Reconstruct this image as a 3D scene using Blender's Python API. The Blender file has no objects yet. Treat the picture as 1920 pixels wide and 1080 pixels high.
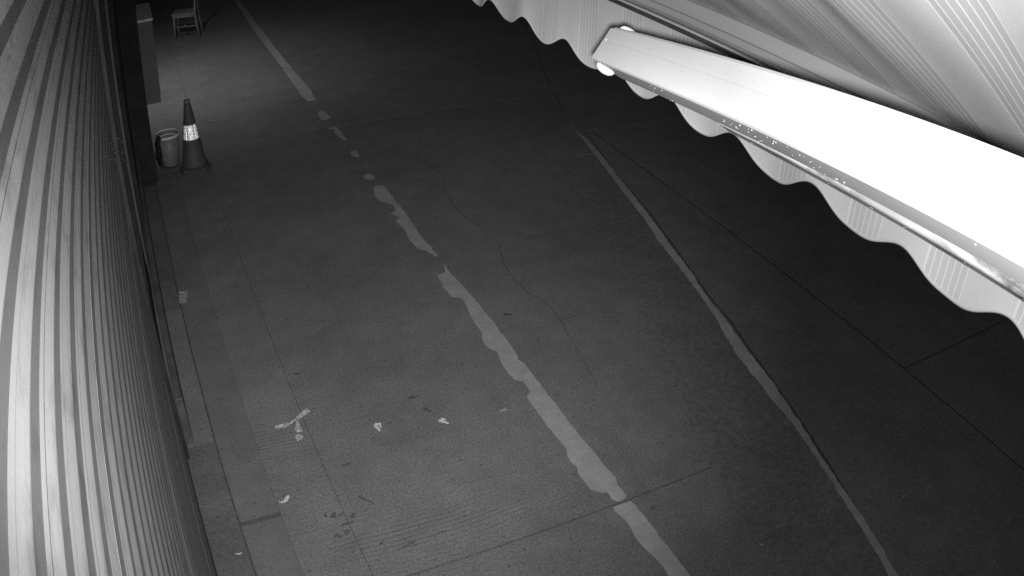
import bpy, math, random
from mathutils import Vector, Matrix, noise

random.seed(7)
sc = bpy.context.scene
sc.render.engine = 'CYCLES'
H = 3.2                                   # height of the wall camera above the pavement (m)

# ------------------------------------------------------------------ camera (wide surveillance lens, close to equidistant)
cam_d = bpy.data.cameras.new('surveillance_camera')
cam = bpy.data.objects.new('surveillance_camera', cam_d)
sc.collection.objects.link(cam)
sc.camera = cam
RIGHT = Vector((0.8976091739, -0.4393677032, 0.0354089296))
UP = Vector((0.2122209864, 0.5011676953, 0.8389238310))
FWD = Vector((0.3863418484, 0.7455112089, -0.5430957683))
mw = Matrix((RIGHT, UP, -FWD)).transposed().to_4x4()
mw.translation = Vector((0, 0, H))
cam.matrix_world = mw
cam_d.type = 'PANO'
cam_d.sensor_fit = 'HORIZONTAL'
cam_d.sensor_width = 36.0
cam_d.clip_start = 0.01
cam_d.clip_end = 500
PX = 36.0 / 1.92                          # millimetres on the sensor per 1000 pixels of the 1920 wide frame
pc = cam_d
pc.panorama_type = 'FISHEYE_LENS_POLYNOMIAL'
pc.fisheye_fov = math.radians(175)
pc.fisheye_polynomial_k0 = 0.0
pc.fisheye_polynomial_k1 = -1.0 / (1.5908887917 * PX)
pc.fisheye_polynomial_k2 = 0.0
pc.fisheye_polynomial_k3 = -0.0148151093 / PX ** 3
pc.fisheye_polynomial_k4 = 0.0

# ------------------------------------------------------------------ night sky, moonlight, infrared lamps of the camera
SKY = 0.0060
world = bpy.data.worlds.new('World')
sc.world = world
world.use_nodes = True
wn, wl = world.node_tree.nodes, world.node_tree.links
bg = wn['Background']
sky = wn.new('ShaderNodeTexSky')
sky.sky_type = 'NISHITA'
sky.sun_disc = False
sky.sun_elevation = math.radians(12)
sky.sun_rotation = math.radians(200)
bw = wn.new('ShaderNodeRGBToBW')          # the sensor is monochrome at night
wl.new(sky.outputs['Color'], bw.inputs[0])
wl.new(bw.outputs[0], bg.inputs['Color'])
bg.inputs['Strength'].default_value = SKY

def light(name, kind, loc, energy, aim=None, size=0.01, cone=None, blend=1.0):
    d = bpy.data.lights.new(name, kind)
    d.energy = energy
    o = bpy.data.objects.new(name, d)
    sc.collection.objects.link(o)
    o.location = loc
    if kind == 'SUN':
        d.angle = math.radians(size)
    else:
        d.shadow_soft_size = size
    if kind == 'SPOT':
        d.spot_size = math.radians(cone)
        d.spot_blend = blend
    if aim is not None:
        o.rotation_euler = Vector(aim).to_track_quat('-Z', 'Y').to_euler()
    return o

moon = light('moon', 'SUN', (0, 0, 30), 0.012, aim=(math.sin(math.radians(200)) * -0.6, -math.cos(math.radians(200)) * 0.6, -0.8), size=10)
LED = Vector((0, 0, H)) - UP * 0.017 + RIGHT * 0.003      # the ring of infrared diodes sits just under the lens
light('infrared_wide', 'SPOT', LED, 106, aim=(0.44, 0.73, -0.46), size=0.012, cone=124, blend=1.0)
light('infrared_beam', 'SPOT', LED, 415, aim=(0.22, 0.80, -0.57), size=0.012, cone=62, blend=1.0)
light('shop_lamp', 'SPOT', (0.32, 9.75, 2.20), 54, aim=(0.14, 0.16, -1.0), size=0.05, cone=128, blend=1.0)

vs = sc.view_settings
vs.view_transform = 'Standard'
vs.look = 'None'
vs.exposure = 0.0
vs.gamma = 1.0
vs.use_curve_mapping = False
sc.cycles.use_denoising = False             # the sensor is noisy at night
sc.cycles.sample_clamp_indirect = 5.0
sc.cycles.caustics_reflective = False
sc.cycles.max_bounces = 6
sc.cycles.diffuse_bounces = 3

# ------------------------------------------------------------------ helpers
C = sc.collection

def link(o, parent=None):
    C.objects.link(o)
    if parent is not None:
        o.parent = parent
    return o

def obj(name, verts, faces, material, parent=None, smooth=False):
    me = bpy.data.meshes.new(name)
    me.from_pydata([tuple(v) for v in verts], [], [tuple(f) for f in faces])
    me.update()
    if material is not None:
        me.materials.append(material)
    if smooth:
        for p in me.polygons:
            p.use_smooth = True
    return link(bpy.data.objects.new(name, me), parent)

def empty(name, loc=(0, 0, 0), rz=0.0):
    o = bpy.data.objects.new(name, None)
    o.location = loc
    o.rotation_euler = (0, 0, rz)
    return link(o)

def tag(o, label=None, cat=None, group=None, kind=None):
    if label: o['label'] = label
    if cat: o['category'] = cat
    if group: o['group'] = group
    if kind: o['kind'] = kind
    return o

class MB:
    def __init__(self): self.v = []; self.f = []
    def add(self, v, f):
        n = len(self.v); self.v += [tuple(p) for p in v]; self.f += [tuple(i + n for i in q) for q in f]
    def box(self, x0, x1, y0, y1, z0, z1, b=0.0):
        if b <= 0:
            v = [(x, y, z) for z in (z0, z1) for x, y in ((x0, y0), (x1, y0), (x1, y1), (x0, y1))]
            self.add(v, [(0, 3, 2, 1), (4, 5, 6, 7), (0, 1, 5, 4), (1, 2, 6, 5), (2, 3, 7, 6), (3, 0, 4, 7)])
        else:
            rings = []
            for z, i in ((z0, b), (z0 + b, 0), (z1 - b, 0), (z1, b)):
                a = b if i == 0 else b
                x0i, x1i, y0i, y1i = x0 + i, x1 - i, y0 + i, y1 - i
                c = b * 0.6
                rings.append([(x0i + c, y0i, z), (x1i - c, y0i, z), (x1i, y0i + c, z), (x1i, y1i - c, z), (x1i - c, y1i, z), (x0i + c, y1i, z), (x0i, y1i - c, z), (x0i, y0i + c, z)])
            self.loft(rings)
    def loft(self, rings, cap=True, closed=True):
        n = len(rings[0]); v = [p for r in rings for p in r]; f = []
        for i in range(len(rings) - 1):
            for j in range(n if closed else n - 1):
                k = (j + 1) % n
                f.append((i * n + j, i * n + k, (i + 1) * n + k, (i + 1) * n + j))
        if cap:
            f.append(tuple(reversed(range(n)))); f.append(tuple((len(rings) - 1) * n + j for j in range(n)))
        self.add(v, f)
    def lathe(self, prof, seg=32, c=(0, 0, 0), cap=False):
        self.loft([[(c[0] + r * math.cos(2 * math.pi * j / seg), c[1] + r * math.sin(2 * math.pi * j / seg), c[2] + z) for j in range(seg)] for r, z in prof], cap=cap)
    def tube(self, p0, p1, r, seg=10, r1=None):
        p0, p1 = Vector(p0), Vector(p1); d = (p1 - p0).normalized()
        a = d.orthogonal().normalized(); b = d.cross(a); r1 = r if r1 is None else r1
        self.loft([[p + (a * math.cos(2 * math.pi * j / seg) + b * math.sin(2 * math.pi * j / seg)) * q for j in range(seg)] for p, q in ((p0, r), (p1, r1))])
    def path(self, pts, r, seg=8, closed=False):
        pts = [Vector(p) for p in pts]; rings = []; n = len(pts)
        for i, p in enumerate(pts):
            d = (pts[(i + 1) % n] - pts[i - 1]) if closed else (pts[min(i + 1, n - 1)] - pts[max(i - 1, 0)])
            d.normalize(); a = d.cross(Vector((0.13, 0.21, 0.97))).normalized(); b = d.cross(a)
            rings.append([p + (a * math.cos(2 * math.pi * j / seg) + b * math.sin(2 * math.pi * j / seg)) * r for j in range(seg)])
        if closed: rings.append(rings[0])
        self.loft(rings, cap=not closed)
    def build(self, name, m, parent=None, smooth=False):
        return obj(name, self.v, self.f, m, parent, smooth)

def prism(name, poly, z0, z1, m, parent=None):
    a = sum(poly[i - 1][0] * poly[i][1] - poly[i][0] * poly[i - 1][1] for i in range(len(poly)))
    if a < 0: poly = poly[::-1]
    n = len(poly)
    v = [(x, y, z0) for x, y in poly] + [(x, y, z1) for x, y in poly]
    f = [tuple(reversed(range(n))), tuple(range(n, 2 * n))] + [(i, (i + 1) % n, n + (i + 1) % n, n + i) for i in range(n)]
    return obj(name, v, f, m, parent)

# ------------------------------------------------------------------ materials (grey: the camera sees infrared only)
class Mat:
    def __init__(self, name, rough=0.7, metal=0.0, spec=0.3):
        self.m = bpy.data.materials.new(name); self.m.use_nodes = True
        self.n, self.l = self.m.node_tree.nodes, self.m.node_tree.links
        self.b = self.n['Principled BSDF']
        self.b.inputs['Roughness'].default_value = rough
        self.b.inputs['Metallic'].default_value = metal
        self.b.inputs['Specular IOR Level'].default_value = spec
        self.pos = self.n.new('ShaderNodeNewGeometry').outputs['Position']
    def math(self, op, a, b=None, c=None, clamp=False):
        q = self.n.new('ShaderNodeMath'); q.operation = op; q.use_clamp = clamp
        for i, x in enumerate((a, b, c)):
            if x is None: continue
            if isinstance(x, (int, float)): q.inputs[i].default_value = x
            else: self.l.new(x, q.inputs[i])
        return q.outputs[0]
    def noise(self, scale, detail=3.0, rough=0.55, stretch=None, lo=None, hi=None):
        src = self.pos
        if stretch:
            mp = self.n.new('ShaderNodeMapping'); mp.inputs['Scale'].default_value = stretch
            self.l.new(src, mp.inputs['Vector']); src = mp.outputs[0]
        t = self.n.new('ShaderNodeTexNoise'); t.inputs['Scale'].default_value = scale
        t.inputs['Detail'].default_value = detail; t.inputs['Roughness'].default_value = rough
        self.l.new(src, t.inputs['Vector'])
        return self.ramp(t.outputs['Fac'], lo, hi) if lo is not None else t.outputs['Fac']
    def ramp(self, x, lo, hi, a=0.0, b=1.0):
        q = self.n.new('ShaderNodeMapRange'); q.inputs['From Min'].default_value = lo; q.inputs['From Max'].default_value = hi
        q.inputs['To Min'].default_value = a; q.inputs['To Max'].default_value = b
        self.l.new(x, q.inputs['Value']); return q.outputs[0]
    def axis(self, i):
        s = self.n.new('ShaderNodeSeparateXYZ'); self.l.new(self.pos, s.inputs[0]); return s.outputs[i]
    def color(self, v):
        if isinstance(v, (int, float)): self.b.inputs['Base Color'].default_value = (v, v, v, 1)
        else: self.l.new(v, self.b.inputs['Base Color'])
        return self
    def bump(self, h, strength=0.3, dist=0.01):
        q = self.n.new('ShaderNodeBump'); q.inputs['Strength'].default_value = strength; q.inputs['Distance'].default_value = dist
        self.l.new(h, q.inputs['Height']); self.l.new(q.outputs[0], self.b.inputs['Normal']); return self

def concrete(name, base, blot=0.30, grooves=0.0, coarse=0.0, speck=0.55):
    k = Mat(name, rough=0.82, spec=0.25)
    big = k.noise(0.75, 6.0, 0.65, lo=0.32, hi=0.68)
    mid = k.noise(5.0, 5.0, 0.65, lo=0.3, hi=0.72)
    fine = k.noise(110.0, 4.0, 0.75, lo=0.28, hi=0.72)
    grain = k.noise(58.0, 5.0, 0.8, lo=0.30, hi=0.70)
    pits = k.noise(34.0, 2.0, 0.5, lo=0.25, hi=0.35)
    v = k.math('MULTIPLY_ADD', big, blot, 1.0 - blot * 0.55)
    v = k.math('MULTIPLY', v, k.math('MULTIPLY_ADD', mid, 0.24, 0.88))
    v = k.math('MULTIPLY', v, k.math('MULTIPLY_ADD', fine, speck * 2, 1.0 - speck))
    v = k.math('MULTIPLY', v, k.math('MULTIPLY_ADD', grain, 0.44, 0.78))
    v = k.math('MULTIPLY', v, k.math('MULTIPLY_ADD', pits, 0.45, 0.55))
    h = k.math('MULTIPLY_ADD', fine, 0.5, k.math('MULTIPLY', pits, 0.6))
    if coarse:
        agg = k.noise(24.0, 6.0, 0.75, lo=0.35, hi=0.65)
        v = k.math('MULTIPLY', v, k.math('MULTIPLY_ADD', agg, coarse, 1.0 - coarse * 0.6))
        h = k.math('ADD', h, agg)
    if grooves:                                   # broom marks pulled across the slab
        warp = k.noise(1.3, 2.0)
        y = k.math('ADD', k.axis(1), k.math('MULTIPLY', warp, 0.12))
        s = k.math('SINE', k.math('MULTIPLY', y, 2 * math.pi / 0.029))
        s = k.ramp(s, 0.35, 1.0)
        mask = k.noise(1.0, 2.0, 0.5, stretch=(0.35, 1.1, 1.0), lo=0.46, hi=0.64)
        ind = k.noise(9.0, 2.0, 0.5, stretch=(0.25, 1.0, 1.0), lo=0.3, hi=0.6)
        g = k.math('MULTIPLY', k.math('MULTIPLY', s, mask), ind)
        v = k.math('MULTIPLY', v, k.math('MULTIPLY_ADD', g, -grooves, 1.0))
        h = k.math('MULTIPLY_ADD', g, -0.9, h)
    v = k.math('MULTIPLY', v, base)
    k.color(v).bump(h, 0.35, 0.004)
    return k.m

def plain(name, base, rough=0.6, metal=0.0, var=0.15, scale=9.0, stretch=None, spec=0.4, bump=0.0):
    k = Mat(name, rough, metal, spec)
    a = k.noise(scale, 4.0, 0.6, stretch=stretch, lo=0.3, hi=0.7)
    k.color(k.math('MULTIPLY', k.math('MULTIPLY_ADD', a, var * 2, 1 - var), base))
    if bump: k.bump(k.noise(scale * 8, 3.0), bump, 0.004)
    return k.m

M = {}
M['slab'] = concrete('brushed_concrete', 0.26, grooves=0.32)
M['slab_light'] = concrete('pale_brushed_concrete', 0.275, grooves=0.15)
M['edge'] = concrete('smooth_concrete', 0.225, speck=0.15)
M['bar'] = concrete('dark_mortar', 0.15, speck=0.3)
M['rough'] = concrete('rough_concrete', 0.26, coarse=0.38, speck=0.36)
M['road'] = concrete('old_road_concrete', 0.28, coarse=0.2, blot=0.28)
M['step'] = concrete('threshold_concrete', 0.19, blot=0.35, speck=0.4)
M['step_pale'] = concrete('pale_threshold_concrete', 0.25, blot=0.3, speck=0.3)
M['soil'] = plain('joint_dirt', 0.11, 0.95, var=0.4, scale=30)
M['crack'] = plain('crack_dirt', 0.12, 0.95, var=0.4, scale=30)
k = Mat('worn_road_paint', 0.6)
a = k.noise(7.0, 5.0, 0.65, lo=0.3, hi=0.7); b_ = k.noise(70.0, 3.0, 0.7, lo=0.2, hi=0.6)
fl = k.noise(26.0, 5.0, 0.7, lo=0.30, hi=0.38)
k.color(k.math('MULTIPLY', k.math('MULTIPLY', k.math('MULTIPLY_ADD', a, 0.16, 0.46), k.math('MULTIPLY_ADD', b_, 0.2, 0.8)), k.math('MULTIPLY_ADD', fl, 0.4, 0.6))); M['paint'] = k.m
k = Mat('dirty_road_paint', 0.7)
a = k.noise(3.5, 5.0, 0.65, lo=0.3, hi=0.7); b_ = k.noise(60.0, 3.0, 0.7, lo=0.2, hi=0.6)
k.color(k.math('MULTIPLY', k.math('MULTIPLY_ADD', a, 0.26, 0.48), k.math('MULTIPLY_ADD', b_, 0.25, 0.75))); M['paint_dirty'] = k.m
M['stain'] = plain('oil_stain', 0.14, 0.6, var=0.3, scale=40)

for nm, key, alb in (('galvanised_slat', 'slat', 0.325), ('dark_slat_strip', 'slat_dark', 0.125)):  # paler face and darker strip colours of each lath
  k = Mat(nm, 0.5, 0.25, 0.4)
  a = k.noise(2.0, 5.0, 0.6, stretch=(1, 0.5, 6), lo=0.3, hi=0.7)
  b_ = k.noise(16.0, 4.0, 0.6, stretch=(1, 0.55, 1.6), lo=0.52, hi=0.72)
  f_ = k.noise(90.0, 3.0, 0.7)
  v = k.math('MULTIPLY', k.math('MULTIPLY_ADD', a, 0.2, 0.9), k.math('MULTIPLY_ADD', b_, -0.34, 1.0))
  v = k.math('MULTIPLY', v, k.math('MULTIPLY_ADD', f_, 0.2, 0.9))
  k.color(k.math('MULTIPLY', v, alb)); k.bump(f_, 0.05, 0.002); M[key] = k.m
M['dark_steel'] = plain('dark_steel', 0.05, 0.5, 0.2, var=0.3)
M['jamb'] = plain('painted_jamb', 0.16, 0.5, var=0.15)
M['board'] = plain('base_board_paint', 0.12, 0.8, var=0.3, scale=8)
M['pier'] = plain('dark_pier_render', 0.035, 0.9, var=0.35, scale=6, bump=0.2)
M['box'] = plain('grey_sheet_metal', 0.16, 0.5, 0.0, var=0.12, scale=5)
M['lit_top'] = plain('lit_top_sheet', 0.85, 0.6, var=0.2, scale=14)  # lamplight on the box top, put into the lid colour
M['wall'] = plain('wall_render', 0.15, 0.9, var=0.2, scale=4, bump=0.1)
M['rubber'] = plain('cone_rubber', 0.105, 0.6, var=0.15, scale=20)
M['cone_cap'] = plain('cone_tip', 0.22, 0.6, var=0.15, scale=30)
M['band'] = plain('reflective_tape', 0.97, 0.6, 0.0, var=0.01, spec=0.9)
k = Mat('prism_mirror', 0.25, 1.0); k.color(0.92); M['prism'] = k.m
M['bucket'] = plain('bucket_plastic', 0.27, 0.45, var=0.15, scale=12)
M['bucket_rim'] = plain('bucket_rim_plastic', 0.95, 0.4, var=0.1)
M['bag'] = plain('black_plastic', 0.02, 0.4, var=0.3, scale=30)
M['wood'] = plain('chair_wood', 0.32, 0.5, var=0.25, scale=10, stretch=(1, 1, 0.2))
M['paper'] = plain('paper', 0.70, 0.8, var=0.12, scale=60)
M['tissue'] = plain('thin_tissue', 0.5, 0.9, var=0.25, scale=60)
M['leaf'] = plain('pale_leaf', 0.42, 0.8, var=0.2, scale=60)
M['grit'] = plain('grit_stone', 0.17, 0.9, var=0.9, scale=3)
M['arm'] = plain('white_powder_coat', 0.56, 0.4, var=0.04, scale=6, spec=0.3)
M['rail'] = plain('awning_aluminium', 0.42, 0.5, 0.0, var=0.10, scale=4, stretch=(1, 0.4, 3))
M['rail_dark'] = plain('awning_channel', 0.07, 0.6, var=0.2)
M['rail_lip'] = plain('awning_lip', 0.55, 0.5, var=0.1)
k = Mat('worn_powder_coat', 0.5); a = k.noise(30.0, 6.0, 0.75, stretch=(1, 0.22, 1), lo=0.40, hi=0.56); b_ = k.noise(5.0, 3.0, 0.6, stretch=(1, 0.5, 1), lo=0.42, hi=0.58)
k.color(k.math('MULTIPLY_ADD', k.math('MAXIMUM', a, b_), 0.40, 0.14)); M['arm_worn'] = k.m
M['bolt'] = plain('bright_bolt', 0.7, 0.35, 0.0, var=0.03)
k = Mat('water_drop', 0.08, 0.0, 0.8); k.color(0.5); M['drop'] = k.m

def fabric(name, ground, band, line, rough=0.85):
    k = Mat(name, rough, 0, 0.15)
    y = k.axis(1)
    u = k.math('FRACT', k.math('MULTIPLY_ADD', y, 1 / 0.2098, -0.630 / 0.2098 + 20.0))
    inb = k.math('LESS_THAN', u, 0.43)
    w = k.math('FRACT', k.math('MULTIPLY', u, 6.0 / 0.43))
    ln = k.math('MULTIPLY', k.math('LESS_THAN', w, 0.17), inb)
    edge = k.math('MULTIPLY', k.math('LESS_THAN', k.math('ABSOLUTE', k.math('SUBTRACT', u, 0.43)), 0.012), 1.0)
    ln = k.math('MAXIMUM', ln, edge)
    weave = k.noise(300.0, 2.0, 0.5, lo=0.2, hi=0.8)
    dirt = k.noise(3.0, 4.0, 0.6, lo=0.3, hi=0.7)
    v = k.math('MULTIPLY_ADD', inb, band - ground, ground)
    v = k.math('ADD', v, k.math('MULTIPLY', ln, k.math('SUBTRACT', line, v)))
    v = k.math('MULTIPLY', v, k.math('MULTIPLY_ADD', weave, 0.10, 0.95))
    v = k.math('MULTIPLY', v, k.math('MULTIPLY_ADD', dirt, 0.12, 0.94))
    k.color(v)
    return k.m
M['canopy'] = fabric('canopy_fabric', 0.68, 0.52, 0.80)
M['valance'] = fabric('valance_fabric', 0.62, 0.57, 0.74)
M['hem'] = plain('valance_binding', 0.60, 0.8, var=0.05)

# ------------------------------------------------------------------ the ground: dirt bed, concrete slabs with open joints
TR = {'LANE':[[[1.877,14.352],[1.845,12.523],[1.845,11.312],[1.854,10.041],[1.848,9.527],[1.847,9.054],[1.841,8.836],[1.867,8.629],[1.957,8.621],[1.987,9.0],[1.96,9.764],[1.956,10.364],[1.954,11.784],[1.954,14.292]],[[1.884,8.255],[1.932,8.284],[1.961,8.165],[1.964,8.043],[1.913,7.984],[1.861,8.027],[1.862,8.145]],[[1.867,7.763],[1.953,7.769],[1.961,7.655],[1.961,7.382],[1.93,7.368],[1.894,7.594],[1.919,7.706],[1.864,7.733]],[[1.91,7.093],[1.968,7.094],[1.961,6.948],[1.922,6.939],[1.898,7.017]],[[1.857,6.526],[1.913,6.562],[1.946,6.523],[1.948,6.438],[1.904,6.422],[1.86,6.454]],[[1.872,6.275],[1.911,6.292],[1.952,6.285],[1.97,6.266],[1.97,6.109],[1.97,5.916],[1.974,5.77],[1.959,5.503],[1.952,5.32],[1.961,5.184],[1.967,4.993],[1.951,4.975],[1.913,5.083],[1.866,5.138],[1.85,5.292],[1.863,5.386],[1.869,5.475],[1.857,5.632],[1.906,5.669],[1.852,5.762],[1.918,5.794],[1.924,5.904],[1.879,5.966],[1.85,5.989],[1.833,6.125],[1.857,6.17]],[[1.957,4.875],[1.96,4.692],[1.976,4.418],[1.983,4.112],[1.977,3.827],[1.965,3.675],[1.953,3.651],[1.971,3.591],[1.965,3.347],[1.962,3.111],[1.957,2.909],[1.963,2.739],[1.961,2.639],[1.969,2.513],[1.948,2.466],[1.953,2.42],[1.95,2.378],[1.926,2.36],[1.886,2.359],[1.868,2.389],[1.874,2.441],[1.849,2.449],[1.803,2.493],[1.804,2.557],[1.804,2.636],[1.821,2.673],[1.81,2.723],[1.82,2.783],[1.837,2.821],[1.832,2.947],[1.833,3.154],[1.838,3.306],[1.883,3.34],[1.883,3.41],[1.885,3.442],[1.842,3.477],[1.84,3.59],[1.847,3.679],[1.865,3.772],[1.833,3.821],[1.834,3.913],[1.86,3.977],[1.871,4.179],[1.896,4.297],[1.901,4.4],[1.845,4.445],[1.839,4.585],[1.859,4.743],[1.93,4.767]],[[1.844,2.337],[1.95,2.336],[1.957,2.29],[1.957,2.136],[1.952,1.993],[1.949,1.877],[1.945,1.776],[1.942,1.664],[1.848,1.715],[1.852,1.826],[1.86,1.886],[1.849,1.981],[1.838,2.064],[1.845,2.14],[1.855,2.229],[1.838,2.307]]],'STRIP':[[[4.036,6.275],[3.831,5.398],[3.742,4.98],[3.624,4.552],[3.541,4.141],[3.47,3.797],[3.389,3.5],[3.268,3.119],[3.193,2.688],[3.144,2.355],[3.065,2.023],[3.003,1.759],[2.907,1.395],[2.867,1.268],[2.919,1.269],[2.963,1.404],[3.006,1.572],[3.063,1.824],[3.1,2.003],[3.207,2.386],[3.324,2.889],[3.383,3.194],[3.453,3.472],[3.489,3.707],[3.597,4.094],[3.679,4.468],[3.792,4.911],[3.902,5.405],[4.095,6.294]]],'GUT':[[[5.38,10.224],[5.199,9.713],[4.851,8.827],[4.554,8.071],[4.304,7.297],[4.239,6.73],[3.988,5.768],[3.839,5.004],[3.662,4.309],[3.519,3.746],[3.478,3.461],[3.405,3.197],[3.278,2.634],[3.206,2.344],[3.125,2.03],[3.051,1.774],[2.949,1.421],[2.896,1.258],[2.844,1.112]]],'CRACK':[[[2.338,8.861],[2.334,8.604],[2.297,8.123]],[[2.415,6.92],[2.453,6.676],[2.51,6.498],[2.514,6.288],[2.432,5.987],[2.376,5.711],[2.393,5.463],[2.433,5.302],[2.441,5.169],[2.472,5.004],[2.379,4.77],[2.342,4.562],[2.354,4.301],[2.409,4.106],[2.388,3.852],[2.343,3.569],[2.289,3.284],[2.219,3.135]],[[4.343,9.804],[4.289,8.797],[4.293,7.967],[4.287,7.337]],[[1.826,10.208],[1.858,9.99],[1.969,9.806]]],'ROUGH':[[[3.38,5.505],[3.346,5.265],[3.222,4.731],[3.082,4.205],[2.875,3.58],[2.731,3.151],[2.593,2.67],[2.496,2.327],[2.454,2.12]]],'STAIN':[[[0.522,2.852],[0.563,2.845],[0.616,2.816],[0.569,2.776],[0.551,2.722],[0.503,2.713],[0.484,2.867],[0.711,2.899],[0.703,3.18],[0.647,4.042],[1.233,3.566],[2.167,3.782],[2.101,4.115],[0.97,2.545],[0.804,2.531],[0.688,2.593],[2.033,2.243],[1.265,3.435],[1.028,3.41]]]}
tag(obj('ground', [(-60, -60, -0.008), (120, -60, -0.008), (120, 160, -0.008), (-60, 160, -0.008)], [(0, 1, 2, 3)], M['soil']), kind='structure')
pave = tag(empty('pavement'), kind='structure')

def slab(poly, m):
    return prism('concrete_slab', poly, -0.03, 0.0, m, pave)
def rect(x0, x1, y0, y1): return [(x0, y0), (x1, y0), (x1, y1), (x0, y1)]
def offs(line, d):                                # a polyline shifted sideways (positive = towards +X)
    out = []
    for i, p in enumerate(line):
        a = Vector(line[max(i - 1, 0)]); b = Vector(line[min(i + 1, len(line) - 1)]); t = (b - a).normalized()
        nrm = Vector((t.y, -t.x)); nrm = nrm if nrm.x > 0 else -nrm
        out.append((p[0] + nrm.x * d, p[1] + nrm.y * d))
    return out
GUT = TR['GUT'][0][::-1]                          # near to far
GUT = [(1.55, -3.0), (2.35, -0.4)] + GUT + [(6.2, 12.6), (9.0, 21.0), (14.0, 40.0)]
ROUGH = [(2.05, -3.0), (2.33, 0.9)] + TR['ROUGH'][0][::-1] + [(3.62, 6.2)]
_r = random.Random(5); _f = []
for a, b in zip(ROUGH, ROUGH[1:]):
    n = max(1, int((b[1] - a[1]) / 0.11))
    _f += [(a[0] + (b[0] - a[0]) * i / n + _r.uniform(-.035, .035), a[1] + (b[1] - a[1]) * i / n) for i in range(n)]
ROUGH = _f + [ROUGH[-1]]
def at_y(line, y):
    for a, b in zip(line, line[1:]):
        if a[1] <= y <= b[1]: return a[0] + (b[0] - a[0]) * (y - a[1]) / (b[1] - a[1])
    return line[-1][0]
def taper(side, near, far):                       # the joint narrows with distance up the street
    a, b = offs(GUT, near), offs(GUT, far)
    return [tuple(Vector(p).lerp(Vector(q), min(1, max(0, (p[1] - 4.5) / 2.5)))) for p, q in zip(a, b)]
gl, gr = taper(-1, -0.010, -0.004), taper(1, 0.012, 0.005)
def seg(line, y0, y1):
    return [(at_y(line, y0), y0)] + [p for p in line if y0 + 0.01 < p[1] < y1 - 0.01] + [(at_y(line, y1), y1)]
J2, J1 = 2.352, 7.792
# strip of slabs next to the shutters
for y0, y1, m in ((-3, J2 - .005, 'edge'), (J2 + .005, 2.943, 'edge'), (2.946, 2.972, 'bar'), (2.975, J1 - .003, 'edge'), (J1 + .003, 13.2, 'slab_light'), (13.208, 40, 'slab_light')):
    slab(rect(0.053, 0.2695, y0, y1), M[m])
for y0, y1, m in ((-3, J2 - .005, 'slab'), (J2 + .005, J1 - .003, 'slab'), (J1 + .003, 13.2, 'slab_light'), (13.208, 40, 'slab_light')):
    slab(rect(0.2705, 0.5785, y0, y1), M[m])
# lane slabs
slab([(0.5815, -3)] + seg(ROUGH, -3, J2 - .005) + [(0.5815, J2 - .005)], M['slab'])
slab([(0.5815, J2 + .005)] + seg(ROUGH, J2 + .005, 6.19) + seg(gl, 6.21, J1 - .003) + [(0.5815, J1 - .003)], M['slab'])
slab([(0.5815, J1 + .003)] + seg(gl, J1 + .003, 13.2) + [(0.5815, 13.2)], M['slab_light'])
slab([(0.5815, 13.208)] + seg(gl, 13.208, 40) + [(0.5815, 40)], M['slab_light'])
# rough strip between the lane slabs and the open joint
slab(seg(ROUGH, -3, 6.19) + seg(gl, -3, 6.19)[::-1], M['rough'])
# wedge beyond the joint and the far carriageway
L5 = 4.29
slab(seg(gr, -3, 6.698) + [(L5 - .014, 6.698), (L5 - .014, -3)], M['road'])
slab(rect(L5 + .014, 14, -3, 2.452), M['road'])
slab(rect(L5 + .014, 14, 2.468, 6.698), M['road'])
slab(seg(gr, 6.703, 11.0) + [(14, 11.0), (14, 6.703)], M['road'])
slab(seg(gr, 11.012, 40) + [(40, 40), (40, 11.012)], M['road'])
# threshold under the shutters
for y0, y1, m in ((-3, 1.02, 'step'), (1.024, 3.62, 'step'), (3.623, 5.05, 'step_pale'), (5.053, 7.2, 'step')):
    prism('threshold_slab', rect(-0.30, 0.0425, y0, y1), -0.03, 0.004, M[m], pave)

def ribbon(name, pts, w, z, m, parent, jitter=0.0, th=0.0):
    v, f = [], []
    pts = [Vector((p[0], p[1])) for p in pts]
    fine = []
    for a, b in zip(pts, pts[1:]):
        n = max(1, int((b - a).length / 0.06))
        fine += [a.lerp(b, i / n) for i in range(n)]
    fine.append(pts[-1])
    for i, p in enumerate(fine):
        t = (fine[min(i + 1, len(fine) - 1)] - fine[max(i - 1, 0)]).normalized(); nn = Vector((-t.y, t.x))
        c = p + nn * random.uniform(-jitter, jitter); ww = w * random.uniform(0.5, 1.3) * min(1, 0.25 + min(i, len(fine) - 1 - i) * 0.2)
        v += [(c.x + nn.x * ww / 2, c.y + nn.y * ww / 2, z), (c.x - nn.x * ww / 2, c.y - nn.y * ww / 2, z)]
    for i in range(len(fine) - 1): f.append((2 * i, 2 * i + 1, 2 * i + 3, 2 * i + 2))
    return obj(name, v, f, m, parent)
for c, w in zip(TR['CRACK'], (0.006, 0.006, 0.008, 0.008)):
    ribbon('crack', c, w, 0.0022 if c is not TR['CRACK'][3] else 0.0065, M['crack'], pave, 0.008)

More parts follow.
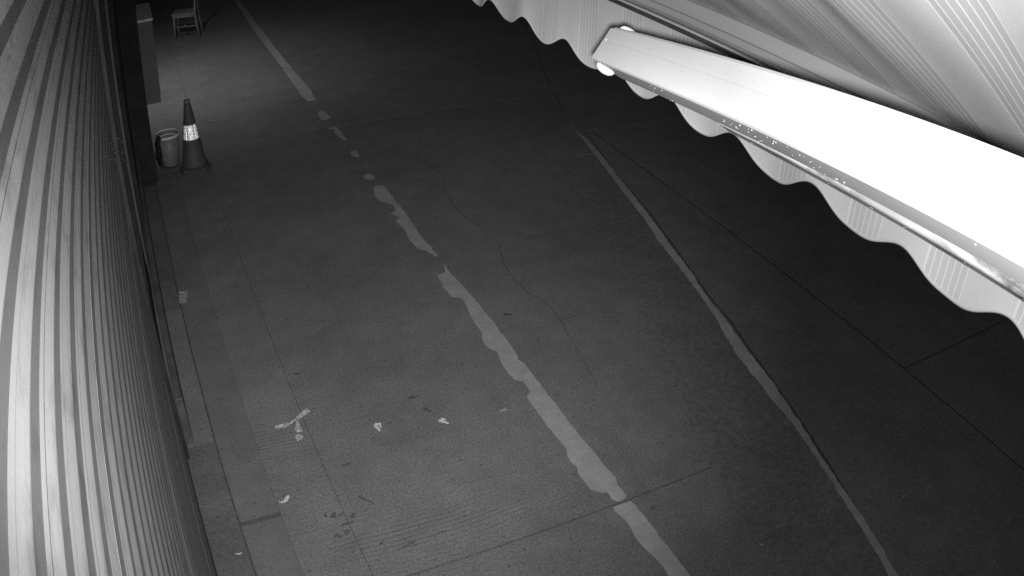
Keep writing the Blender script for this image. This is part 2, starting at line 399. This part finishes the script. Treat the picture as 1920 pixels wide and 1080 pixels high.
def blob(name, x, y, rx, ry, z, m, parent, seed, ang=0.0, n=18, rag=0.5):
    r = random.Random(seed); pts = []
    ph = [r.uniform(0, 6.28) for _ in range(5)]
    for i in range(n):
        t = 2 * math.pi * i / n
        q = 1 + rag * (0.4 * math.sin(2 * t + ph[0]) + 0.3 * math.sin(3 * t + ph[1]) + 0.25 * math.sin(5 * t + ph[2]) + r.uniform(-.2, .2))
        px, py = rx * q * math.cos(t), ry * q * math.sin(t)
        pts.append((x + px * math.cos(ang) - py * math.sin(ang), y + px * math.sin(ang) + py * math.cos(ang), z))
    return obj(name, pts, [tuple(range(n))], m, parent)
SR = [(.022, .013), (.014, .010), (.018, .014), (.028, .010), (.012, .022), (.022, .012), (.012, .008), (.040, .008), (.018, .012), (.015, .012), (.03, .012), (.012, .006), (.024, .016), (.035, .005), (.040, .007), (.014, .008), (.016, .010), (.016, .02), (.012, .008)]
for i, ((x, y), (rx, ry)) in enumerate(zip(TR['STAIN'][0], SR)):
    blob('stain', x, y, rx, ry, 0.0018, M['stain'], pave, i, ang=-0.9 if i == 7 else 0.1, rag=0.9)
# faint painted marks on the threshold
marks = tag(empty('threshold_marks'), kind='structure')
def stroke(pts, w=0.007): ribbon('stroke', pts, w, 0.0065, M['crack'], marks, 0.001)
stroke([(-0.082, 3.600), (-0.045, 3.607), (-0.038, 3.575), (-0.078, 3.568), (-0.082, 3.600)])
stroke([(-0.086, 3.540), (-0.062, 3.535), (-0.058, 3.515)])
stroke([(-0.050, 3.535), (-0.044, 3.500), (-0.072, 3.495), (-0.070, 3.455)])
stroke([(-0.048, 3.485), (-0.050, 3.455)])

# ------------------------------------------------------------------ painted lines
def paint(parent, poly, z, m, rag=0.004):
    pts = []
    for i, p in enumerate(poly):
        a, b = Vector(p), Vector(poly[(i + 1) % len(poly)])
        n = max(1, int((b - a).length / 0.035))
        for j in range(n):
            q = a.lerp(b, j / n)
            s = rag if j else 0.0
            pts.append((q.x + random.uniform(-s, s), q.y + random.uniform(-s, s), z))
    return obj('paint_patch', pts, [tuple(range(len(pts)))], m, parent)
lane = tag(empty('lane_line'), kind='structure')
polys = [list(map(tuple, p)) for p in TR['LANE']]
polys[0] = [(1.832, 30.0), (1.838, 20.0)] + polys[0] + [(1.975, 20.0), (1.98, 30.0)]
for p in polys: paint(lane, p, 0.004, M['paint'])
edge = tag(empty('edge_line'), kind='structure')
st = list(map(tuple, TR['STRIP'][0]))
st = [(4.19, 7.0)] + st[:14] + [(2.80, 1.02), (2.86, 1.02)] + st[14:]
paint(edge, st, 0.004, M['paint_dirty'], 0.006)

# ------------------------------------------------------------------ roller shutters
PITCH = 0.077
# a lath: darker-coloured strip at the top, then the paler face
PROF = [(0.0021, 0.0), (0.0024, -0.0070), (0.0017, -0.0074), (0.0021, -0.0150), (0.0025, -0.0225), (0.0020, -0.0229), (0.0024, -0.0275), (0.0006, -0.0290), (0.0000, -0.0300), (0.0012, -0.0450), (0.0011, -0.0474),
        (0.0024, -0.0640), (0.0030, -0.0740), (0.0029, -0.0770)]
DARK_ROWS = 7
def shutter(name, x, y0, y1, top, label, seed):
    r = random.Random(seed)
    root = tag(empty(name, (x, y0, 0)), label, 'roller shutter', 'steel roller shutters along the shop front')
    L = y1 - y0; ny = 8; v = []; f = []
    prof = PROF + [(-0.012, -0.077), (-0.012, 0.0)]
    n = len(prof)
    for i in range(ny + 1):
        for px, pz in prof: v.append((px, L * i / ny, pz))
    for i in range(ny):
        for j in range(n):
            f.append((i * n + j, i * n + (j + 1) % n, (i + 1) * n + (j + 1) % n, (i + 1) * n + j))
    f += [tuple(reversed(range(n))), tuple(ny * n + j for j in range(n))]
    me = bpy.data.meshes.new('slat'); me.from_pydata(v, [], [t[::-1] for t in f]); me.update(); me.materials.append(M['slat']); me.materials.append(M['slat_dark'])
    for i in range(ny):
        for j in range(DARK_ROWS): me.polygons[i * n + j].material_index = 1
    lined = me.copy()                              # every other lath has a thin line coloured darker across its face
    for i in range(ny): lined.polygons[i * n + DARK_ROWS + 2].material_index = 1
    z = top; i = 0
    while z - PITCH > 0.075:
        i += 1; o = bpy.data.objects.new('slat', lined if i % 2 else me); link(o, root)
        o.location = (r.uniform(-.00015, .00015), 0, z); o.rotation_euler = (0, r.uniform(-.004, .004), r.uniform(-.0002, .0002))
        z -= PITCH
    b = MB(); b.box(-0.014, 0.006, 0, L, 0.012, z - 0.001, 0.004); b.build('bottom_bar', M['dark_steel'], root)
    return root
shutter('roller_shutter', -0.14, -2.6, 3.52, 3.414, 'long steel roller shutter with horizontal slats nearest the camera beside the pavement', 3)
shutter('roller_shutter', -0.15, 3.62, 5.62, 3.414, 'steel roller shutter farther along the wall between dark steel post and pale jamb', 4)
b = MB(); b.box(-0.20, -0.118, 3.525, 3.612, 0.0, 3.42, 0.005)
tag(b.build('steel_post', M['dark_steel']), 'dark upright steel post between the two roller shutters', 'post')
b = MB(); b.box(-0.20, -0.133, 5.64, 5.72, 0.0, 3.42, 0.006)
tag(b.build('shutter_jamb', M['jamb']), 'narrow pale upright jamb at the end of the farther shutter', 'jamb')
b = MB(); b.box(-0.115, -0.072, 3.64, 7.2, 0.0, 0.34, 0.006)
tag(b.build('base_board', M['board']), 'low dark board along the foot of the farther shutter', 'board')
pier = empty('wall_pier', (0, 7.25, 0))
tag(pier, 'dark wall pier behind the meter box and bucket', 'pier')
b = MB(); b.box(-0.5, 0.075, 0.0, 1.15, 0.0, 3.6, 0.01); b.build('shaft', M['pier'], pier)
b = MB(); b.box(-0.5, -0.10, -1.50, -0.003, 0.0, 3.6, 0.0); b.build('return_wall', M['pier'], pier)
wall = empty('building_wall')
tag(wall, 'plain rendered shop wall above the roller shutters', 'wall')
b = MB(); b.box(-0.5, -0.16, -4.0, 7.24, 3.45, 5.2); b.build('upper_wall', M['wall'], wall)
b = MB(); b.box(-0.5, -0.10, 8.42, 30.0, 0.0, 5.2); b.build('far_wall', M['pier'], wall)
b = MB(); b.box(-0.30, -0.17, -2.6, 5.7, 3.30, 3.448); b.build('shutter_lintel', M['wall'], wall)

# ------------------------------------------------------------------ meter box on the pier
mb_ = tag(empty('meter_box', (0.0, 7.50, 0.68)), 'grey sheet metal box with a brightly lit top fixed to the dark pier', 'meter box')
b = MB(); b.box(0.005, 0.215, 0.0, 0.70, 0.0, 0.785, 0.004); b.build('cabinet', M['box'], mb_)
b = MB(); b.box(0.0, 0.222, -0.008, 0.708, 0.787, 0.812, 0.004); b.build('lid', M['lit_top'], mb_)
b = MB(); b.box(0.212, 0.221, 0.05, 0.65, 0.06, 0.73, 0.003); b.build('door', M['box'], mb_)
for x in (0.035, 0.075):
    b = MB(); b.tube((x, 0.45, 0.80), (x, 0.45, 2.6), 0.011); b.build('conduit', M['jamb'], mb_, True)

# ------------------------------------------------------------------ traffic cone
cone = tag(empty('traffic_cone', (0.448, 7.36, 0.0), 0.3), 'rubber traffic cone with a bright reflective band beside the bucket', 'traffic cone')
b = MB()
b.loft([[(r * math.cos(2 * math.pi * (j + .5) / 8), r * math.sin(2 * math.pi * (j + .5) / 8), z) for j in range(8)] for r, z in ((0.150, 0.0), (0.156, 0.006), (0.156, 0.048), (0.146, 0.058), (0.120, 0.062))])
b.build('base', M['rubber'], cone)
rad = lambda z: 0.120 + (0.033 - 0.120) * (z - 0.06) / (0.66 - 0.06)
b = MB(); b.lathe([(0.128, 0.058), (0.126, 0.085), (rad(.095), 0.095), (rad(.335), 0.335), (rad(.475), 0.475), (rad(.655), 0.655), (rad(.665) - .004, 0.668)], 36, cap=True); b.build('body', M['rubber'], cone, True)
b = MB(); b.lathe([(rad(.331) - .001, 0.331), (rad(.333) + .002, 0.333), (rad(.473) + .002, 0.473), (rad(.475) - .001, 0.475)], 48)
band = b.build('reflective_band', M['band'], cone, True)
b = MB(); sd = 0.0058                              # prismatic sheeting: cube corners pressed into the tape throw light back where it came from
row = 0; z = 0.3375
while z < 0.470:
    R0 = rad(z) + 0.0028 + sd / 6 ** .5; cnt = int(2 * math.pi * R0 / (sd * 0.56))
    for c in range(cnt):
        t = 2 * math.pi * c / cnt
        nn = Vector((math.cos(t), math.sin(t), 0.145)).normalized(); tu = Vector((-math.sin(t), math.cos(t), 0)); tv = nn.cross(tu)
        o = Vector((R0 * math.cos(t), R0 * math.sin(t), z)); fl = 1 if c % 2 else -1
        tri = [o + (tu * math.cos(a) + tv * math.sin(a) * fl) * (sd / 3 ** .5) for a in (math.pi / 2, math.pi * 7 / 6, math.pi * 11 / 6)]
        b.add(tri + [o - nn * (sd / 6 ** .5)], [(0, 1, 3), (1, 2, 3), (2, 0, 3)])
    z += sd * 0.72; row += 1
tag(b.build('prism_sheet', M['prism'], band), kind='stuff')
b = MB(); b.lathe([(0.024, 0.668), (0.031, 0.674), (0.033, 0.690), (0.028, 0.702), (0.014, 0.706)], 24, cap=True); b.build('tip', M['cone_cap'], cone, True)

# ------------------------------------------------------------------ bucket, bag
bk = tag(empty('bucket', (0.232, 7.60, 0.0)), 'grey plastic bucket with a white rim between pier and cone', 'bucket')
b = MB(); b.lathe([(0.004, 0.010), (0.080, 0.010), (0.084, 0.014), (0.119, 0.318), (0.115, 0.318), (0.079, 0.02), (0.004, 0.018)], 36); b.build('body', M['bucket'], bk, True)
b = MB(); b.lathe([(0.1165, 0.305), (0.124, 0.305), (0.126, 0.309), (0.126, 0.326), (0.123, 0.330), (0.118, 0.330), (0.1155, 0.326), (0.1155, 0.305)], 40); b.build('rim', M['bucket_rim'], bk, True)
b = MB(); b.lathe([(0.080, 0.0), (0.083, 0.004), (0.083, 0.012)], 36); b.build('foot_ring', M['bag'], bk, True)
b = MB(); b.path([(0.108 * math.cos(t), 0.108 * math.sin(t) * 0.96, 0.270 + 0.01 * math.sin(t)) for t in [math.pi * (0.02 + 0.96 * i / 24) for i in range(25)]], 0.005, 6); b.build('handle', M['bucket_rim'], bk, True)
# crumpled dark bag hanging by the pier
def crumple(name, c, r, m, seed, parent=None, sub=3, amp=0.5):
    import bmesh
    bm = bmesh.new(); bmesh.ops.create_icosphere(bm, subdivisions=sub, radius=1.0)
    for v in bm.verts:
        q = v.co * 1.9 + Vector((seed * 3.1, seed * 1.7, 0))
        d = 1 + amp * noise.noise(q) + amp * 0.55 * noise.noise(q * 2.7)
        v.co = Vector((v.co.x * r[0], v.co.y * r[1], v.co.z * r[2])) * d + Vector(c)
    me = bpy.data.meshes.new(name); bm.to_mesh(me); bm.free(); me.materials.append(m)
    return link(bpy.data.objects.new(name, me), parent)
bag = tag(empty('plastic_bag', (0.125, 7.44, 0.0)), 'crumpled black bag slumped against the pier in front of the bucket', 'bag')
crumple('sack', (-0.004, 0, 0.20), (0.030, 0.04, 0.13), M['bag'], 2, bag)
crumple('knot', (0.012, -0.01, 0.345), (0.026, 0.026, 0.04), M['bag'], 5, bag, 2)

# ------------------------------------------------------------------ wooden chair
ch = tag(empty('wooden_chair', (0.66, 12.27, 0.0), math.radians(-16)), 'small wooden chair with slatted back standing sideways beyond the meter box', 'chair')
W_, D_ = 0.345, 0.30                               # along the side (x), across the front (y)
b = MB(); b.box(-0.015, W_ + 0.01, -0.015, D_ + 0.015, 0.372, 0.398, 0.006); b.build('seat', M['wood'], ch)
b = MB(); b.box(0.02, W_ - 0.03, 0.0, 0.018, 0.335, 0.372); b.build('apron', M['wood'], ch)
b = MB(); b.box(0.02, W_ - 0.03, D_ - 0.018, D_, 0.335, 0.372); b.build('apron', M['wood'], ch)
for y in (0.012, D_ - 0.012):
    b = MB(); b.tube((0.012, y, 0.0), (0.016, y, 0.374), 0.013, 8, 0.018); b.build('leg', M['wood'], ch, True)
    b = MB(); b.path([(W_ + 0.045, y, 0.0), (W_ + 0.008, y, 0.24), (W_ - 0.006, y, 0.40), (W_ + 0.015, y, 0.62), (W_ + 0.065, y, 0.86)], 0.016, 8); b.build('back_post', M['wood'], ch, True)
    b = MB(); b.tube((0.014, y, 0.19), (W_ + 0.016, y, 0.19), 0.010, 8); b.build('stretcher', M['wood'], ch, True)
b = MB(); b.tube((0.16, 0.012, 0.19), (0.16, D_ - 0.012, 0.19), 0.010, 8); b.build('stretcher', M['wood'], ch, True)
for z, x in ((0.80, 0.052), (0.66, 0.023), (0.53, 0.006)):
    b = MB(); b.box(W_ + x - 0.007, W_ + x + 0.007, 0.012, D_ - 0.012, z - 0.03, z + 0.03, 0.004); b.build('back_slat', M['wood'], ch)

# ------------------------------------------------------------------ awning
aw = tag(empty('awning', (0, 0, 0)), 'striped fabric awning with scalloped valance and white folding arm over the pavement', 'awning')
Y0, Y1 = -2.4, 3.3
XR = 1.2                                           # front edge
def canopy_z(x): return H - 0.405 + 0.62 * (1.165 - x)
nx, ny = 44, 300; v, f = [], []
for i in range(ny + 1):
    y = Y0 + (Y1 - Y0) * i / ny
    for j in range(nx + 1):
        t = j / nx; x = -0.15 + (1.165 + 0.15) * t
        sag = -0.008 * math.sin(math.pi * t)
        s1 = noise.noise(Vector((x * 0.9, y * 5.0, 3.0))) * 0.014 + noise.noise(Vector((x * 1.6, y * 11.0, 8.0))) * 0.005
        s1 += 0.011 * math.sin(2 * math.pi * (y / 0.2098 + 0.35 + 0.25 * noise.noise(Vector((x * 1.5, y * 0.8, 1.0))))) * (0.6 + 0.4 * noise.noise(Vector((0.0, y * 1.3, 4.0))))
        env = math.sin(math.pi * min(1, t * 1.02)) ** 0.6 if 0 < t < 0.98 else 0.0
        v.append((x, y, canopy_z(x) + sag + s1 * env))
for i in range(ny):
    for j in range(nx):
        a = i * (nx + 1) + j; f.append((a, a + 1, a + nx + 2, a + nx + 1))
obj('canopy', v, f, M['canopy'], aw, True)
# valance: hangs from the front rail, scalloped and rippled
def vz(y): return H - 0.697 + 0.005 * noise.noise(Vector((y * 2.3, 7.0, 1.0))) + 0.002 * noise.noise(Vector((y * 13.0, 2.0, 1.0))) - (0.024 + 0.006 * noise.noise(Vector((y * 1.9, 3.0, 5.0)))) * math.cos(2 * math.pi * (y - 0.905) / 0.2546) + 0.003 * math.cos(4 * math.pi * (y - 0.905) / 0.2546)
def vx(y, t): return XR + 0.003 + t * (0.012 * noise.noise(Vector((y * 3.1, 0.3, 2.0))) + 0.008 * noise.noise(Vector((y * 9.0, 5.3, 2.0)))) + 0.004 * t * math.sin(2 * math.pi * (y - 0.84) / 0.2546)
nv, ny = 10, 700; v, f = [], []
for i in range(ny + 1):
    y = Y0 + (Y1 - Y0) * i / ny
    for j in range(nv + 1):
        t = j / nv; z0 = H - 0.488
        v.append((vx(y, t), y, z0 + (vz(y) - z0) * t))
for i in range(ny):
    for j in range(nv):
        a = i * (nv + 1) + j; f.append((a, a + 1, a + nv + 2, a + nv + 1))
val = obj('valance', v, f, M['valance'], aw, True)
v, f = [], []
for i in range(ny + 1):
    y = Y0 + (Y1 - Y0) * i / ny; x = vx(y, 1.0); z = vz(y)
    v += [(x - 0.0018, y, z + 0.006), (x - 0.0026, y, z + 0.002), (x - 0.0018, y, z - 0.0025), (x + 0.0022, y, z - 0.0015), (x + 0.0022, y, z + 0.006)]
for i in range(ny):
    for j in range(4): f.append((i * 5 + j, i * 5 + j + 1, i * 5 + 6 + j, i * 5 + 5 + j))
obj('binding', v, f, M['hem'], val, True)
# front rail: hollow profile, groove in its back, channel and lip that hold the valance
def extrude(name, prof, m, parent, y0=Y0, y1=Y1, smooth=False):
    b = MB(); b.loft([[(x, y, z) for x, z in prof] for y in (y0, y1)]); return b.build(name, m, parent, smooth)
rail = extrude('front_rail', [(1.146, H - 0.402), (1.140, H - 0.408), (1.138, H - 0.430), (1.1445, H - 0.4312), (1.1445, H - 0.4335), (1.138, H - 0.4347), (1.139, H - 0.449), (1.145, H - 0.459), (1.156, H - 0.467), (1.172, H - 0.471), (1.200, H - 0.472), (1.214, H - 0.455), (1.216, H - 0.410), (1.205, H - 0.398)], M['rail'], aw)
extrude('valance_channel', [(1.182, H - 0.4725), (1.182, H - 0.497), (1.198, H - 0.497), (1.198, H - 0.4725)], M['rail_dark'], rail)
extrude('lip', [(1.166, H - 0.4735), (1.164, H - 0.4775), (1.168, H - 0.4795), (1.181, H - 0.4785), (1.181, H - 0.4735)], M['rail_lip'], rail)
# folding arms, square to the sloping canopy
def beam(name, p0, p1, m, parent, prof):
    p0, p1 = Vector(p0), Vector(p1); d = (p1 - p0).normalized()
    uh = Vector((0.565, 0, 0.825)); u = (uh - d * uh.dot(d)).normalized()
    n = d.cross(u).normalized(); n = n if n.x < 0 else -n
    b = MB(); b.loft([[p + n * a + u * c for a, c in prof] for p in (p0, p1)])
    return b.build(name, m, parent), d, n, u
APROF = [(0.0218, -0.0300), (0.0225, -0.0285), (0.0225, 0.004), (0.0219, 0.0055), (0.0219, 0.0075), (0.0225, 0.009), (0.0225, 0.0285), (0.020, 0.0325), (0.014, 0.035), (-0.026, 0.035), (-0.034, 0.028), (-0.035, -0.030), (-0.033, -0.032), (0.0190, -0.0318)]
E_ = Vector((0.7305, 1.088, 2.816)); S_ = Vector((-0.149, -1.960, 3.457))
up_arm, d1, n1, u1 = beam('upper_arm', E_, S_, M['arm'], aw, APROF)
F0 = Vector((0.811, 1.060, 2.778)); F1 = Vector((1.110, -1.95, 2.786))
nf = Vector((-0.80, 0.0, 0.60)) * 0.022
FPROF = [(max(a, -0.0125), c) for a, c in APROF]
fore, d2, n2, u2 = beam('forearm', (F0 - nf).lerp(F1 - nf, 0.05), F1 - nf, M['arm_worn'], aw, FPROF)
def drops(parent, p0, p1, n, u, count, seed, upto):
    r = random.Random(seed); b = MB(); cl = [r.uniform(0.02, upto) for _ in range(9)]
    for i in range(count):
        t = r.choice(cl) + r.gauss(0, 0.012); t = min(max(t, 0.01), 0.95); p = p0.lerp(p1, t); s = r.uniform(0.0004, 0.0010)
        w = r.uniform(0.1, 1); c = p + n * (0.018 - (0.048 if seed == 11 else 0.028) * w) + u * -0.0320
        b.lathe([(s * math.cos(a), s * 0.8 * math.sin(a)) for a in [math.pi * (-0.49 + 0.98 * k / 5) for k in range(6)]], 7, c)
    o = b.build('water_drops', M['drop'], parent, True); o['kind'] = 'stuff'; return o
drops(up_arm, E_, S_, n1, u1, 44, 11, 0.32)
drops(fore, F0 - nf, F1 - nf, n2, u2, 25, 12, 0.35)
el = MB()
def ring(c, r, h0, n=12): return [c + (d1 * math.cos(2 * math.pi * (j + .5) / n) + n1 * math.sin(2 * math.pi * (j + .5) / n)) * r + u1 * h0 for j in range(n)]
el.loft([[E_ + d1 * a + n1 * b + u1 * c for c, b in ((-0.031, 0.020), (-0.028, 0.0225), (0.028, 0.0225), (0.034, 0.015), (0.034, -0.036), (-0.031, -0.036))] for a in (0.0005, -0.014)] +
        [[E_ + d1 * -0.026 + n1 * b + u1 * c for c, b in ((-0.027, 0.004), (-0.024, 0.008), (0.022, 0.008), (0.028, 0.0), (0.028, -0.030), (-0.027, -0.030))]])
elbow = el.build('elbow', M['arm'], aw)
b = MB(); b.tube(E_ + d1 * 0.05 - n1 * 0.03, (F0 - nf).lerp(F1 - nf, 0.055), 0.014, 12); b.build('hinge_link', M['arm'], elbow, True)
PV = E_ - n1 * 0.002 + d1 * 0.004
b = MB(); b.loft([ring(PV, 0.0165, 0.0345, 20), ring(PV, 0.0165, 0.037, 20), ring(PV, 0.0145, 0.041, 20), ring(PV, 0.009, 0.0435, 20), ring(PV, 0.003, 0.0445, 20)]); b.build('pivot_cap', M['bolt'], elbow, True)
b = MB(); b.loft([ring(PV, 0.003, -0.0425, 20), ring(PV, 0.010, -0.0410, 20), ring(PV, 0.0150, -0.0370, 20), ring(PV, 0.0165, -0.033, 20), ring(PV, 0.0165, -0.031, 20)]); b.build('pivot_cap', M['bolt'], elbow, True)
b = MB(); b.tube((-0.03, Y0, H + 0.385), (-0.03, Y1, H + 0.385), 0.045, 20); b.build('roller_tube', M['rail'], aw, True)
b = MB(); b.box(-0.158, -0.04, -2.02, -1.88, H + 0.19, H + 0.288, 0.01); b.build('shoulder_bracket', M['arm'], aw)
for y in (-2.2, 3.1):
    b = MB(); b.box(-0.16, 0.02, y - 0.04, y + 0.04, H + 0.312, H + 0.339, 0.004); b.build('wall_bracket', M['arm'], aw)

# ------------------------------------------------------------------ litter on the pavement
def scrap(name, strips, m, label, seed, cat='litter', lift=0.012):
    """crumpled paper: strips of small facets, each strip (centre line, widths)"""
    r = random.Random(seed); mb = MB()
    for line, ws in strips:
        pts = [Vector((p[0], p[1])) for p in line]; fine = []; wid = []
        for i in range(len(pts) - 1):
            for q in range(5):
                t = q / 5; fine.append(pts[i].lerp(pts[i + 1], t)); wid.append(ws[i] + (ws[i + 1] - ws[i]) * t)
        fine.append(pts[-1]); wid.append(ws[-1]); v = []; f = []
        for i, p in enumerate(fine):
            t = (fine[min(i + 1, len(fine) - 1)] - fine[max(i - 1, 0)]).normalized(); nn = Vector((-t.y, t.x))
            for j in range(5):
                s = (j / 4 - 0.5); q = p + nn * (wid[i] * s + r.uniform(-.12, .12) * wid[i]) + t * r.uniform(-.003, .003)
                z = 0.005 + r.random() * lift * (1 - abs(s) * 1.4)
                v.append((q.x, q.y, z))
        for i in range(len(fine) - 1):
            for j in range(4):
                a = i * 5 + j; f.append((a, a + 1, a + 6, a + 5))
        mb.add(v, f)
    o = mb.build(name, m)
    return tag(o, label, cat, 'scraps of litter on the pavement')
scrap('crumpled_tissue', [([(0.402, 3.607), (0.465, 3.604), (0.505, 3.612), (0.539, 3.629)], [.030, .038, .016, .012]), ([(0.539, 3.629), (0.574, 3.654), (0.622, 3.686)], [.016, .034, .046]),
      ([(0.541, 3.625), (0.530, 3.574), (0.520, 3.520)], [.012, .030, .048]), ([(0.516, 3.490), (0.508, 3.445)], [.050, .030])], M['tissue'], 'large torn tissue spread in a three-pointed shape on the pavement', 1, lift=0.02)
scrap('paper_scrap', [([(0.934, 3.416), (0.958, 3.420), (0.982, 3.414)], [.010, .022, .012]), ([(0.945, 3.412), (0.950, 3.386), (0.958, 3.355)], [.020, .018, .012]), ([(0.975, 3.405), (0.962, 3.384)], [.014, .010])], M['paper'], 'small white hooked scrap of paper left of the other white scraps', 2)
scrap('paper_scrap', [([(1.288, 3.318), (1.308, 3.300), (1.334, 3.272)], [.018, .020, .016]), ([(1.303, 3.322), (1.318, 3.318), (1.327, 3.306)], [.016, .020, .012])], M['paper'], 'white twisted scrap of paper near the middle of the pavement', 3)
scrap('paper_scrap', [([(1.640, 3.249), (1.656, 3.254), (1.682, 3.256)], [.012, .022, .014])], M['leaf'], 'small pale oval scrap lying close to the lane line', 4, lift=0.006)
scrap('paper_scrap', [([(0.300, 3.028), (0.322, 3.040), (0.338, 3.062)], [.020, .022, .020]), ([(0.282, 3.036), (0.300, 3.030)], [.006, .012])], M['paper'], 'folded white paper slip near the smooth edge slab', 5)
scrap('paper_scrap', [([(-0.018, 2.772), (0.0, 2.764), (0.016, 2.768)], [.006, .010, .005])], M['paper'], 'tiny white scrap lying on the shutter threshold', 6, lift=0.006)
o = scrap('paper_sheet', [([(0.066, 5.108), (0.078, 5.18), (0.085, 5.262)], [.045, .062, .075])], M['leaf'], 'flat grey sheet of paper lying beside the threshold joint', 7, lift=0.008)
scrap('dry_leaf', [([(2.725, 1.908), (2.745, 1.906), (2.765, 1.904)], [.004, .009, .004])], M['leaf'], 'thin pale sliver on the rough concrete strip', 8, lift=0.004)
scrap('pebble_chip', [([(2.380, 1.759), (2.400, 1.759)], [.014, .014])], M['leaf'], 'small pale chip on the rough strip at the bottom of the picture', 9, lift=0.006)
scrap('pebble_chip', [([(3.335, 1.604), (3.360, 1.604)], [.018, .018])], M['leaf'], 'small pale chip on the dark road beyond the painted edge line', 10, lift=0.006)
scrap('paper_scrap', [([(0.735, 8.55), (0.772, 8.545)], [.03, .03])], M['leaf'], 'pale crumpled scrap on the pavement behind the traffic cone', 11, lift=0.02)

# grit blown over the concrete
r = random.Random(21); b = MB()
for i in range(700):
    y = 1.5 + 6.0 * r.random() ** 1.5; x = r.uniform(0.0, 3.6); q = r.uniform(0.0012, 0.0036)
    if r.random() < 0.35: x = r.choice((0.045, 0.58)) + r.gauss(0, 0.03)
    b.lathe([(q * r.uniform(.7, 1.2), 0.0), (q * r.uniform(.6, 1.0), q * 0.6), (q * 0.2, q)], 5, (x, y, 0.0041))
tag(b.build('grit', M['grit']), 'fine grit scattered over the concrete pavement', 'grit', kind='stuff')
